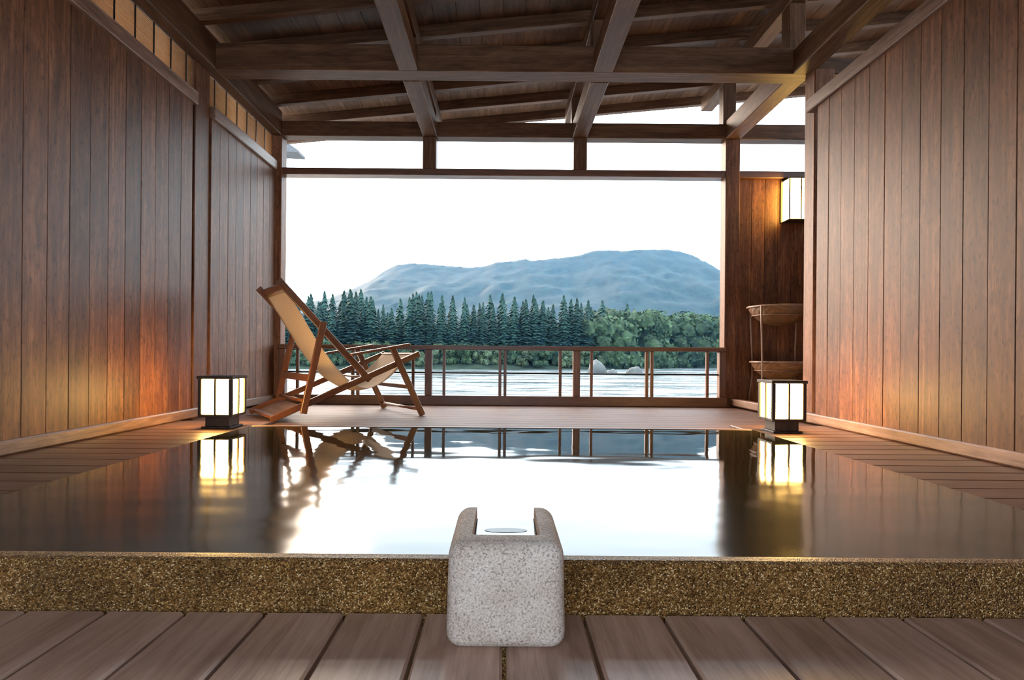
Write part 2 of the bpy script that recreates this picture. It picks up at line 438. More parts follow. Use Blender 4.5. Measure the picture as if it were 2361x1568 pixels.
# side bay on the right: wall with the lamp, outer wall
wf = struct(box('wall_far', 2.24, 3.62, 5.72, 5.75, -0.1, 2.15, BACKING, None, 0), 'board wall of the side bay behind the basket stand')
n = 11
for i in range(n):
    xa = 2.235 + (3.62-2.235)*i/n; xb = 2.235 + (3.62-2.235)*(i+1)/n
    box('wall_plank', xa+0.001, xb-0.001, 5.695, 5.717, FAR_Z, 2.15, WALLW, wf, 0.003)
wo = struct(box('wall_outer', 3.62, 3.65, 2.0, 5.76, -0.1, 2.45, BACKING, None, 0), 'outer board wall of the side bay')
board_wall(wo, 3.598, 2.0, 5.69, FAR_Z, 2.45, 1)
wn = struct(box('wall_near', 2.235, 3.65, 1.97, 2.0, -0.1, 2.9, WALLW, None, 0.003), 'closing wall of the side bay')

# ------------------------------------------------------------------ roof
ceil_top = 0.09
ceiling = struct(empty('ceiling', (0, 0, 2.75)), 'open timber roof with beams, purlins and rafters')
XL, XR = -2.95, 3.95
EAVE_Y = 6.6; ROOF_Y0 = -2.6
ang = math.atan(0.10)
def sloped(name, x0, x1, y0, y1, h0, h1, mats, bevel=0.003):
    """timber lying on the roof slope; h above the rafter underside"""
    L = (x1-x0)/math.cos(ang); xm = (x0+x1)/2
    s = (L, y1-y0, h1-h0)
    mat = mats[max(range(3), key=lambda i: s[i])] if isinstance(mats, list) else mats
    me = box_mesh(*s, bevel, mat)
    return link(name, me, None, (xm, (y0+y1)/2, raft_z(xm)+(h0+h1)/2), ceiling, (0, -ang, 0))
n = 40
for i in range(n):                            # roof boards
    a = XL + (XR-XL)*i/n; b = XL + (XR-XL)*(i+1)/n
    sloped('roof_board', a, b-0.0005, ROOF_Y0, EAVE_Y, ceil_top, ceil_top+0.025, BEAMW)
sloped('roof_covering', XL, XR, ROOF_Y0, EAVE_Y, ceil_top+0.026, ceil_top+0.06, BACKING, 0)
for k in range(-14, 6):                       # rafters across the slope
    yk = 4.14 + 0.46*k
    if ROOF_Y0 < yk < EAVE_Y-0.05:
        sloped('rafter', XL+0.03, XR-0.03, yk, yk+0.06, 0.0, ceil_top, BEAMW)
def purlin(x0, x1, hgt, yend=6.3):
    zt = raft_z((x0+x1)/2) - 0.006
    box('purlin', x0, x1, ROOF_Y0, yend, zt-hgt, zt, BEAMW, ceiling, 0.004)
    return zt-hgt
pz_l = purlin(-0.755, -0.64, 0.12); pz_r = purlin(0.64, 0.765, 0.12); pz_k = purlin(2.07, 2.19, 0.13)
pz_o = purlin(3.5, 3.62, 0.13)
# beams
box('cross_beam', -2.10, 2.24, Y_A0, Y_A1, KET, KET+0.19, BEAMW, ceiling, 0.006)
box('cross_beam', -2.10, 2.24, 0.9, 1.06, KET, KET+0.19, BEAMW, ceiling, 0.006)
box('wall_plate', -2.235, -2.09, ROOF_Y0, Y_B0, KET, 2.735, BEAMW, ceiling, 0.006)
box('wall_plate', 2.09, 2.235, ROOF_Y0, Y_B0, KET+0.001, KET+0.17, BEAMW, ceiling, 0.006)
for (xa, xb) in ((-0.765, -0.63), (0.645, 0.785)):
    box('tie_beam', xa, xb, ROOF_Y0, Y_A0, KET-0.002, KET+0.14, BEAMW, ceiling, 0.005)
    box('tie_beam', xa, xb, Y_A1, Y_B0, KET-0.002, KET+0.14, BEAMW, ceiling, 0.005)
for (xa, xb, zt) in ((-0.755, -0.64, pz_l), (0.64, 0.765, pz_r), (2.07, 2.19, pz_k)):
    for yy in (Y_A0+0.02, 0.92):
        box('strut', xa, xb, yy, yy+0.125, KET+0.19, zt, BEAMW, ceiling, 0.004)
    box('strut', xa, xb, Y_B0+0.01, Y_B1-0.01, KET+0.14, zt, BEAMW, ceiling, 0.004)
# lamp-lit cross member and outer plate in the side bay
box('cross_beam', 2.24, 3.60, Y_A0, Y_A1, KET, KET+0.12, BEAMW, ceiling, 0.006)
box('wall_plate', 3.56, 3.70, 2.0, 6.1, KET+0.25, KET+0.40, BEAMW, ceiling, 0.006)

# ------------------------------------------------------------------ the big opening
win = struct(empty('window_1', (0, Y_B0, FAR_Z)), 'open unglazed front of the room towards the river')
box('head_beam', -2.24, 3.66, Y_B0, Y_B1, KET, KET+0.14, BEAMW, win, 0.006)
box('lintel', -2.10, 3.62, Y_B0+0.01, Y_B1, 2.149, 2.212, RAILW, win, 0.004)
box('corner_post', -2.228, -2.093, Y_B0, Y_B1-0.005, -0.3, KET, WALLW, win, 0.005)
box('corner_post', 2.093, 2.228, Y_B0, Y_B1-0.005, -0.3, KET, WALLW, win, 0.005)
box('short_post', -0.765, -0.64, Y_B0+0.005, Y_B1-0.01, 2.212, KET, BEAMW, win, 0.004)
box('short_post', 0.66, 0.785, Y_B0+0.005, Y_B1-0.01, 2.212, KET, BEAMW, win, 0.004)

# ------------------------------------------------------------------ railing
rail = tag(empty('railing', (0, 5.62, FAR_Z)), 'low reddish-brown timber railing along the river side of the terrace', 'railing')
RZ = FAR_Z
box('top_rail', -2.09, 2.09, 5.575, 5.675, 0.500, 0.542, RAILW, rail, 0.006)
box('bottom_rail', -2.09, 2.09, 5.55, 5.68, RZ, 0.075, RAILW, rail, 0.006)
link('middle_rod', tube_mesh('middle_rod', [(-2.09, 0, 0), (2.09, 0, 0)], 0.008, BLACKM), None, (0, 5.622, 0.285), rail)
for xc in (-2.062, -0.690, 0.697, 2.062):
    box('post', xc-0.032, xc+0.032, 5.585, 5.66, 0.075, 0.500, RAILW, rail, 0.004)
for c0 in (-1.376, 0.004, 1.380):
    for dx in (-0.024, 0.024):
        box('baluster', c0+dx-0.014, c0+dx+0.014, 5.60, 5.64, 0.075, 0.500, RAILW, rail, 0.003)
for c0 in (-1.920, -0.835, -0.545, 0.545, 0.838, 1.925):
    box('baluster', c0-0.013, c0+0.013, 5.605, 5.635, 0.075, 0.500, RAILW, rail, 0.003)

# ------------------------------------------------------------------ bath
bm = bmesh.new()
prof = [(0.0, FRONT_Z-0.06), (0.0, -0.004), (0.004, 0.006), (0.012, 0.011), (0.030, 0.0115), (0.050, 0.009), (0.060, 0.0), (0.060, -0.6), (0.0, -0.6)]
va = [bm.verts.new((-2.2, 1.279+p[0], p[1])) for p in prof]; vb = [bm.verts.new((2.2, 1.279+p[0], p[1])) for p in prof]
for i in range(len(prof)):
    j = (i+1) % len(prof); bm.faces.new((va[i], va[j], vb[j], vb[i]))
bm.faces.new(va[::-1]); bm.faces.new(vb); bmesh.ops.recalc_face_normals(bm, faces=bm.faces[:])
kerb = tag(link('bath_kerb', mesh_from_bm('bath_kerb', bm, AGG), None, (0, 0, 0)), 'wet brown washed-gravel kerb along the near edge of the bath', 'kerb')

basin = tag(empty('bath_basin', (0, (PY0+PY1)/2, -0.6)), 'sunken rectangular bath lined with dark stone, filled to the brim', 'bath')
box('basin_floor', -PX, PX, PY0+0.04, PY1, -0.62, -0.58, AGG, basin, 0)
for s in (-1, 1):
    box('basin_wall', min(s*PX, s*(PX+0.02)), max(s*PX, s*(PX+0.02)), PY0+0.045, PY1, -0.58, WATER_Z-0.006, AGG, basin, 0.002)
box('basin_wall', -PX-0.02, PX+0.02, PY1, PY1+0.03, -0.58, WATER_Z+0.003, TRIMW, basin, 0.003)
bm = bmesh.new(); nx, ny = 40, 40
vs = [[bm.verts.new((-(PX+0.03)+2*(PX+0.03)*i/nx, PY0+(PY1-PY0)*j/ny, 0)) for i in range(nx+1)] for j in range(ny+1)]
for j in range(ny):
    for i in range(nx): bm.faces.new((vs[j][i], vs[j][i+1], vs[j+1][i+1], vs[j+1][i]))
water = tag(link('bath_water', mesh_from_bm('bath_water', bm, POOLW, True), None, (0, 0, WATER_Z)),
            'calm dark bath water mirroring the sky and lanterns', 'water')

# ------------------------------------------------------------------ stone spout
def stone_spout():
    cx = 0.0105; hw = 0.1135; y0, y1 = 1.108, 1.395; z0, z1 = FRONT_Z, 0.103
    bm = bmesh.new(); bmesh.ops.create_cube(bm, size=1)
    for v in bm.verts:
        v.co = Vector((v.co.x*2*hw, (v.co.y+0.5)*(y1-y0), (v.co.z+0.5)*(z1-z0)))
        if v.co.z > 0.1: v.co.x *= 0.955
    ed = [e for e in bm.edges]
    bmesh.ops.bevel(bm, geom=ed, offset=0.030, segments=5, affect='EDGES', profile=0.5)
    me = mesh_from_bm('stone_spout', bm, GRANITE, True)
    o = link('stone_spout', me, None, (cx, y0, z0))
    def cutter(x0, x1, ya, yb, za, zb, bev):
        b2 = bmesh.new(); bmesh.ops.create_cube(b2, size=1)
        for v in b2.verts: v.co = Vector((x0+(v.co.x+.5)*(x1-x0), ya+(v.co.y+.5)*(yb-ya), za+(v.co.z+.5)*(zb-za)))
        if bev: bmesh.ops.bevel(b2, geom=b2.edges[:], offset=bev, segments=3, affect='EDGES', profile=0.5)
        m2 = bpy.data.meshes.new('cut'); b2.to_mesh(m2); b2.free(); m2.materials.append(GRANITE)
        c = bpy.data.objects.new('cut', m2); COL.objects.link(c); c.location = o.location; return c
    cuts = [cutter(-0.066, 0.066, 0.050, 0.5, 0.160, 0.4, 0.008), cutter(-0.3, 0.3, 0.164, 0.5, -0.2, 0.1145, 0)]
    for c in cuts:
        md = o.modifiers.new('b', 'BOOLEAN'); md.operation = 'DIFFERENCE'; md.object = c; md.solver = 'EXACT'
    dg = bpy.context.evaluated_depsgraph_get(); ev = o.evaluated_get(dg)
    m3 = bpy.data.meshes.new_from_object(ev); o.modifiers.clear(); o.data = m3; m3.name = 'stone_spout'
    for c in cuts: bpy.data.objects.remove(c, do_unlink=True)
    for f in m3.polygons: f.use_smooth = True
    bmx = bmesh.new(); bmx.from_mesh(m3)
    for e in bmx.edges:
        if len(e.link_faces) == 2 and e.calc_face_angle() > math.radians(35): e.smooth = False
    bmx.to_mesh(m3); bmx.free()
    tag(o, 'rounded grey granite spout with an open channel standing at the bath edge', 'spout')
    w = box_mesh(0.130, 0.218, 0.012, 0.002, POOLW)
    link('channel_water', w, None, (cx, y0+0.052+0.109, z0+0.160+0.010), o)
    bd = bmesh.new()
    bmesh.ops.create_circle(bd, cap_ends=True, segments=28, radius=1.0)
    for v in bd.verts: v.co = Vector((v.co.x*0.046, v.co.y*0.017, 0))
    link('dark_disc', mesh_from_bm('dark_disc', bd, DISC_GREY), None, (cx, y0+0.173, z0+0.160+0.0166), o)  # flat dark grey ellipse laid on the channel water
stone_spout()

# ------------------------------------------------------------------ floor lanterns
def lantern(x0, side, label):
    """x0: outer edge near the wall is x0+w; body 0.2 square"""
    w = 0.203; ya = 3.55
    c = (x0+w/2, ya+w/2, 0)
    t = tag(empty('floor_lantern', c), label, 'lantern', 'paper floor lanterns by the bath')
    def b(name, xa, xb, yb, yc, za, zb, m, par=None, bev=0.002):
        return box(name, c[0]+xa, c[0]+xb, c[1]+yb, c[1]+yc, za, zb, m, par or t, bev)
    h = w/2
    base = b('base_block', -h*0.70, h*0.70, -h*0.70, h*0.70, 0.012, 0.072, LANTW)
    b('foot_plate', -h*0.86, h*0.86, -h*0.86, h*0.86, 0.0005, 0.012, LANTW, base)
    z0, z1 = 0.072, 0.315
    sh = b('shade_frame', -h, h, -h, h, z0, z0+0.014, LANTW)
    b('top_board', -h-0.005, h+0.005, -h-0.005, h+0.005, z1-0.018, z1, LANTW, sh)
    pw = 0.020
    for sx in (-1, 1):
        for sy in (-1, 1):
            cxp, cyp = sx*(h-pw/2), sy*(h-pw/2)
            b('frame_post', cxp-pw/2, cxp+pw/2, cyp-pw/2, cyp+pw/2, z0+0.014, z1-0.018, LANTW, sh)
    q = h-pw; e = h-0.012
    for s in (-1, 1):
        b('glazing_bar', -0.0055, 0.0055, s*(h-0.007)-0.007, s*(h-0.007)+0.007, z0+0.014, z1-0.018, LANTW, sh)
        b('glazing_bar', s*(h-0.007)-0.007, s*(h-0.007)+0.007, -0.0055, 0.0055, z0+0.014, z1-0.018, LANTW, sh)
        for (a1, a2) in ((-q, -0.0055), (0.0055, q)):
            b('paper_pane', a1, a2, s*e-0.0015, s*e+0.0015, z0+0.014, z1-0.018, LANT_PAPER, sh, 0)
            b('paper_pane', s*e-0.0015, s*e+0.0015, a1, a2, z0+0.014, z1-0.018, LANT_PAPER, sh, 0)
    return t
lantern(-1.805, -1, 'glowing paper floor lantern at the left bath corner near the deck chair')
lantern(1.605, 1, 'glowing paper floor lantern at the right bath corner in front of the baskets')

# ------------------------------------------------------------------ wall lamp
def wall_lamp():
    x0, x1, y1, za, zb = 2.63, 2.89, 5.694, 1.73, 2.13
    dep = 0.15
    t = tag(empty('wall_lamp', ((x0+x1)/2, y1, za)), 'square paper wall lamp glowing yellow on the side bay wall', 'lamp')
    box('back_plate', x0, x1, y1-0.014, y1, za, zb, LANTW, t, 0.002)
    ya = y1-dep
    xa, xb = x0+0.02, x1-0.02
    for zc in (za+0.004, zb-0.012):
        box('frame_rail', xa, xb, ya, y1-0.014, zc, zc+0.008, LANTW, t, 0.002)
    for xx in (xa, xb-0.008, (xa+xb)/2-0.004):
        box('frame_bar', xx-0.001, xx+0.009, ya-0.002, ya+0.008, za+0.012, zb-0.012, LANTW, t, 0.002)
    zc0, zc1 = za+0.012, zb-0.012
    box('paper_pane', xa+0.008, (xa+xb)/2-0.004, ya+0.002, ya+0.005, zc0, zc1, LAMP_PAPER, t, 0)
    box('paper_pane', (xa+xb)/2+0.004, xb-0.008, ya+0.002, ya+0.005, zc0, zc1, LAMP_PAPER, t, 0)
    box('paper_pane', xa+0.001, xa+0.004, ya+0.008, y1-0.014, zc0, zc1, LAMP_PAPER, t, 0)
    box('paper_pane', xb-0.004, xb-0.001, ya+0.008, y1-0.014, zc0, zc1, LAMP_PAPER, t, 0)
wall_lamp()

# ------------------------------------------------------------------ deck chair
def deck_chair():
    rz = math.atan2(0.558, 0.83)
    t = tag(empty('deck_chair', (-1.52, 3.97, FAR_Z), rz), 'folding wooden deck chair with a cream canvas sling facing the river', 'chair')
    WLOC[t.name] = Vector((0, 0, 0))          # children given in the chair's own axes
    Wd = 0.74; dz = -FAR_Z
    for s, w in ((1, 0.0), (-1, Wd)):
        wi = w + s*0.034; wo = w
        bar('seat_rail', (-0.005, wi, 0.022), (1.085, wi, 0.475), 0.026, 0.042, CHAIRW, t, (0, 0, 1))
        bar('back_rail', (0.045, wi+s*0.03, 0.965), (0.70, wi+s*0.03, 0.275), 0.026, 0.046, CHAIRW, t, (0, 0, 1))
        bar('rear_leg', (0.335, wo, 0.690), (0.200, wo, 0.058), 0.026, 0.044, CHAIRW, t, (1, 0, 0))
        bar('front_leg', (0.850, wo, 0.515), (1.100, wo, 0.004), 0.026, 0.044, CHAIRW, t, (1, 0, 0))
        bar('armrest', (0.53, wo, 0.462), (0.985, wo, 0.545), 0.050, 0.018, CHAIRW, t, (0, 0, 1))
    def cross(name, tt, z, a, b_, r=0.014):
        return link(name, tube_mesh(name, [(0, 0, 0), (0, b_-a, 0)], r, CHAIRW[1]), None, (tt, a, z), t)
    bar('top_bar', (0.085, 0.02, 0.925), (0.085, Wd-0.02, 0.925), 0.022, 0.060, CHAIRW, t, (0.69, 0, -0.72))
    bar('front_bar', (1.06, 0.03, 0.466), (1.06, Wd-0.03, 0.466), 0.040, 0.022, CHAIRW, t, (0, 0, 1))
    bar('rear_stretcher', (0.245, 0.0, 0.30), (0.245, Wd, 0.30), 0.018, 0.050, CHAIRW, t, (0.2, 0, 1))
    cross('rear_stretcher', 0.222, 0.140, 0.0, Wd, 0.012)
    bar('front_stretcher', (0.985, 0.0, 0.225), (0.985, Wd, 0.225), 0.016, 0.034, CHAIRW, t, (-0.4, 0, 1))
    cross('front_stretcher', 1.075, 0.050, 0.0, Wd, 0.011)
    bar('seat_stretcher', (0.02, 0.04, 0.036), (0.02, Wd-0.04, 0.036), 0.045, 0.020, CHAIRW, t, (0, 0, 1))
    cross('pivot_rod', 0.685, 0.295, 0.02, Wd-0.02, 0.009)
    # tail board lying between the rear ends of the seat rails
    bar('tail_board', (0.135, 0.05, 0.068), (0.135, Wd-0.05, 0.068), 0.19, 0.012, TRIMW, t, (-0.38, 0, 0.92))
    # canvas sling, sagging from the top bar to the front bar
    bm = bmesh.new(); nu, nv = 44, 10; ya, yb = 0.085, Wd-0.085
    P = [(0.085, 0.930), (0.20, 0.745), (0.36, 0.49), (0.53, 0.29), (0.68, 0.215), (0.83, 0.27), (0.96, 0.385), (1.06, 0.482)]
    def cr(s):
        f = s*(len(P)-1); i = min(int(f), len(P)-2); u = f-i
        g = lambda k: Vector((*P[max(0, min(len(P)-1, k))], 0))
        a, b, c, d = g(i-1), g(i), g(i+1), g(i+2)
        return 0.5*((2*b)+(c-a)*u+(2*a-5*b+4*c-d)*u*u+(3*b-a-3*c+d)*u**3)
    rows = []
    for i in range(nu+1):
        q = cr(i/nu)
        sag = 0.030*math.sin(math.pi*i/nu)
        rows.append([bm.verts.new((q.x, ya+(yb-ya)*j/nv, q.y - sag*math.sin(math.pi*j/nv))) for j in range(nv+1)])
    for i in range(nu):
        for j in range(nv): bm.faces.new((rows[i][j], rows[i][j+1], rows[i+1][j+1], rows[i+1][j]))
    o = link('canvas_sling', mesh_from_bm('canvas_sling', bm, CANVAS, True), None, (0, 0, 0), t)
    md = o.modifiers.new('thick', 'SOLIDIFY'); md.thickness = 0.003
    cross('sling_roll', 0.100, 0.905, 0.085, Wd-0.085, 0.016).data.materials[0] = CANVAS
    return t
deck_chair()

# ------------------------------------------------------------------ baskets and their stand
def bowl_mesh(name, r, h, mat):
    bm = bmesh.new(); nr, ns = 9, 40; rings = []
    for i in range(nr+1):
        u = i/nr; th = 0.12+u*1.18; rr = r*math.sin(th)/math.sin(1.30)
        z = h*(math.cos(0.12)-math.cos(th))/(math.cos(0.12)-math.cos(1.30))
        ring = []
        for k in range(ns):
            a = 2*math.pi*k/ns
            d = 1 + (0.006 if (i+k) % 2 else -0.006)
            ring.append(bm.verts.new((rr*d*math.cos(a), rr*d*math.sin(a), z)))
        rings.append(ring)
    for i in range(nr):
        for k in range(ns): bm.faces.new((rings[i][k], rings[i][(k+1) % ns], rings[i+1][(k+1) % ns], rings[i+1][k]))
    bm.faces.new(rings[0][::-1])
    return mesh_from_bm(name, bm, mat, False)
BX, BY = 2.47, 5.34
def circle(r, z, n=40): return [(r*math.cos(2*math.pi*k/n), r*math.sin(2*math.pi*k/n), z) for k in range(n)]
def basket(z, r, h, label):
    t = tag(empty('clothes_basket', (BX, BY, z)), label, 'basket', 'wicker clothes baskets on the stand')
    o = link('bowl', bowl_mesh('bowl', r, h, WICKER), None, (BX, BY, z), t)
    md = o.modifiers.new('thick', 'SOLIDIFY'); md.thickness = 0.006
    link('rim', tube_mesh('rim', circle(r+0.004, 0), 0.010, TRIMW[0], 8, True), None, (BX, BY, z+h), t)
basket(0.735, 0.262, 0.165, 'shallow woven wicker bowl basket on the top tier of the stand')
basket(0.245, 0.235, 0.165, 'shallow woven wicker bowl basket on the lower tier of the stand')
st = tag(empty('basket_stand', (BX, BY, FAR_Z)), 'slender bentwood two-tier stand holding wicker bowl baskets', 'stand')
for kk in range(4):
    a = math.radians(215 + 90*kk)
    ca, sa = math.cos(a), math.sin(a)
    rr = lambda z: 0.24
    pts = [(0.285*ca, 0.285*sa, 0.0), (0.292*ca, 0.292*sa, 0.10), (0.275*ca, 0.275*sa, 0.20), (0.262*ca, 0.262*sa, 0.30),
           (0.262*ca, 0.262*sa, 0.45), (0.272*ca, 0.272*sa, 0.65), (0.281*ca, 0.281*sa, 0.80), (0.284*ca, 0.284*sa, 0.915)]
    link('leg', tube_mesh('leg', pts, 0.009, TRIMW[2], 8), None, (BX, BY, FAR_Z), st)
for z, r_ in ((0.335, 0.205), (0.825, 0.228)):
    link('ring', tube_mesh('ring', circle(r_, 0), 0.006, TRIMW[0], 6, True), None, (BX, BY, z), st)

# ------------------------------------------------------------------ bamboo screens above the left wall
def screen(y0, y1, label):
    z0, z1 = Z_RAIL1+0.002, KET-0.004
    t = tag(empty('bamboo_screen', (-2.19, (y0+y1)/2, z0)), label, 'screen', 'bamboo screens above the left wall')
    n = 20; dz = (z1-z0)/n
    me = tube_mesh('reed', [(0, -(y1-y0)/2, 0), (0, (y1-y0)/2, 0)], dz*0.44, REED, 6)
    for i in range(n):
        link('reed', me, None, (-2.19+R.uniform(-0.001, 0.001), (y0+y1)/2, z0+dz*(i+0.5)), t)
    yy = y0+0.10
    cm = box_mesh(0.004, 0.012, z1-z0, 0, BLACKM)
    while yy < y1-0.03:
        link('tie_cord', cm, None, (-2.181, yy, (z0+z1)/2), t); yy += 0.19
    return t
screen(BACK_Y, 4.185, 'long split-bamboo screen above the near left wall')
screen(4.405, 5.638, 'short split-bamboo screen above the far left wall')

# ------------------------------------------------------------------ outside: neighbour's eave
bm = bmesh.new()
poly = [(0.19, -0.075), (0.19, -0.045), (-2.6, 1.86), (-2.6, -0.065), (-0.06, -0.065)]
A = [bm.verts.new((x, 0, z)) for x, z in poly]; B = [bm.verts.new((x, 0.3, z)) for x, z in poly]
bm.faces.new(A); bm.faces.new(B[::-1])
for i in range(len(poly)):
    j = (i+1) % len(poly); bm.faces.new((A[i], B[i], B[j], A[j]))
bmesh.ops.recalc_face_normals(bm, faces=bm.faces[:])
eave = tag(link('neighbour_eave', mesh_from_bm('neighbour_eave', bm, TILE), None, (-3.01, 8.2, 3.29)),
           'tip of a grey neighbouring eave outside the upper left opening', 'eave')
box('eave_post', -5.4, -5.25, 8.28, 8.43, -3.6, 3.226, BEAMW, eave)

# ------------------------------------------------------------------ outside: river, bank, mountain
RIV_Z = -3.55
bm = bmesh.new()
c4 = [bm.verts.new(p) for p in ((-900, 6.5, 0), (900, 6.5, 0), (900, 460, 0), (-900, 460, 0))]; bm.faces.new(c4)
river = struct(link('river', mesh_from_bm('river', bm, RIVERW), None, (0, 0, RIV_Z)), 'broad pale river with rapids below the terrace')

def shore(x): return 166 + 8*math.sin(x*0.035+1) + 60/(1+math.exp(-(x-42)/7.0))
def ground(x, y):
    s = y - shore(x)
    if s < 0: return RIV_Z - 0.06*min(20, -s)
    return RIV_Z + 2.6*(1-math.exp(-s/7.0)) + 0.012*s + 0.25*noise.noise(Vector((x*0.1, y*0.1, 0)))
bm = bmesh.new(); xs = [-560 + 8*i for i in range(141)]; ys = [150+4*j for j in range(30)] + [270+22*j for j in range(26)]
vs = [[bm.verts.new((x, y, ground(x, y))) for x in xs] for y in ys]
for j in range(len(ys)-1):
    for i in range(len(xs)-1): bm.faces.new((vs[j][i], vs[j][i+1], vs[j+1][i+1], vs[j+1][i]))
bank = struct(link('far_bank', mesh_from_bm('far_bank', bm, BANKG, True), None, (0, 0, 0)), 'wooded far bank of the river')

SKYL = [(-400, 690), (300, 720), (560, 705), (700, 700), (760, 690), (807, 671), (860, 645), (887, 625), (913, 612), (948, 608.6), (992, 611.7), (1036, 615), (1080, 619),
        (1116, 615), (1142, 607), (1186, 603.7), (1208, 599), (1226, 603), (1274, 597.6), (1336, 590.5), (1367, 579), (1406, 578.6), (1446, 580),
        (1486, 577), (1534, 577), (1574, 583), (1600, 592), (1627, 612), (1653, 631), (1720, 668), (1800, 695), (2000, 715), (2500, 700), (2900, 690)]
MY = 1300.0
ridge = [((x-1158)/F_PX*MY, (820-y+ROLL*(x-1180))/F_PX*MY) for x, y in SKYL]
def ridge_h(x):
    if x <= ridge[0][0]: return ridge[0][1]
    for (a, b), (c, d) in zip(ridge, ridge[1:]):
        if x <= c: return b + (d-b)*(x-a)/(c-a)
    return ridge[-1][1]
bm = bmesh.new(); nx, ny = 300, 44; rows = []
for j in range(ny+1):
    t_ = j/ny; yb = 620 + (MY-620)*t_ if t_ <= 1 else MY
    row = []
    for i in range(nx+1):
        x = -1300 + 2700*i/nx
        hgt = ridge_h(x)+4
        f = t_**1.15
        gul = 14*noise.noise(Vector((x*0.012, yb*0.006, 1.7))) + 8*noise.noise(Vector((x*0.035, yb*0.02, 5)))
        tex = 3.0*noise.noise(Vector((x*0.13, yb*0.13, 9)))
        edge = math.sin(math.pi*min(1, t_))
        row.append(bm.verts.new((x, yb+R.uniform(-4, 4), -2 + hgt*f + gul*edge*0.9 + tex*(0.4+0.6*edge))))
    rows.append(row)
row = [bm.verts.new((v.co.x, MY+500, -5)) for v in rows[-1]]; rows.append(row)
for j in range(len(rows)-1):
    for i in range(nx): bm.faces.new((rows[j][i], rows[j][i+1], rows[j+1][i+1], rows[j+1][i]))
mount = tag(link('mountain', mesh_from_bm('mountain', bm, MOUNT, True), None, (0, 0, 0)), 'long forested mountain ridge, hazy blue, across the river', 'mountain')

# trees
def conifer_mesh(seed):
    rr = random.Random(seed); bm = bmesh.new(); tiers = 22
    ns = 7; top = bm.verts.new((0, 0, 1.0)); ring = [bm.verts.new((0.075*math.cos(2*math.pi*k/ns), 0.075*math.sin(2*math.pi*k/ns), 0.06)) for k in range(ns)]
    for k in range(ns): bm.faces.new((ring[k], ring[(k+1) % ns], top))
    slim = rr.uniform(0.19, 0.26)
    for i in range(tiers):
        u = i/(tiers-1); z = 0.07+0.90*u
        rad = slim*(1-u)**0.75*(1-0.35*max(0, 0.25-u)/0.25) + 0.006
        nb = 13 if u < 0.7 else 8
        off = rr.uniform(0, 6.3)
        for k in range(nb):
            a = off + 2*math.pi*k/nb + rr.uniform(-0.2, 0.2); l = rad*rr.uniform(0.7, 1.25)
            d = Vector((math.cos(a), math.sin(a), 0)); s = Vector((-d.y, d.x, 0)); zz = z+rr.uniform(-0.015, 0.015)
            w = 0.035+0.25*rad
            p0 = d*0.01+Vector((0, 0, zz+0.035)); p1 = d*l*0.6+s*w*0.5+Vector((0, 0, zz)); p2 = d*l+Vector((0, 0, zz-0.022)); p3 = d*l*0.6-s*w*0.5+Vector((0, 0, zz-0.005))
            q = [bm.verts.new(p) for p in (p0, p1, p2, p3)]
            bm.faces.new((q[0], q[1], q[2])); bm.faces.new((q[0], q[2], q[3]))
    return mesh_from_bm('conifer', bm, CONIF)
def broad_mesh(seed, mat, squat=1.0):
    rr = random.Random(seed); bm = bmesh.new()
    blobs = [(Vector((rr.uniform(-0.24, 0.24), rr.uniform(-0.24, 0.24), rr.uniform(0.30, 0.80))), rr.uniform(0.13, 0.22)) for _ in range(9)]
    blobs += [(Vector((rr.uniform(-0.25, 0.25), rr.uniform(-0.25, 0.25), 0.16)), 0.17) for _ in range(4)]
    for c, r in blobs:
        bmesh.ops.create_icosphere(bm, subdivisions=1, radius=r*0.9, matrix=Matrix.Translation(c))
        for _ in range(85):
            d = Vector((rr.gauss(0, 1), rr.gauss(0, 1), rr.gauss(0, 1))).normalized()
            p = c + d*r*rr.uniform(0.85, 1.1); s = rr.uniform(0.022, 0.045)
            a = Vector((rr.gauss(0, 1), rr.gauss(0, 1), rr.gauss(0, 1))).normalized(); u = (d+a*0.8).normalized()
            e1 = u.orthogonal().normalized()*s; e2 = u.cross(e1)
            q = [bm.verts.new(p+v) for v in (e1, e2, -e1, -e2)]; bm.faces.new(q)
    return mesh_from_bm('broadleaf', bm, mat)
CM = [conifer_mesh(s) for s in range(6)]
BM_ = [broad_mesh(20+s, BROAD) for s in range(5)]
SM_ = [broad_mesh(40+s, SHRUB) for s in range(4)]

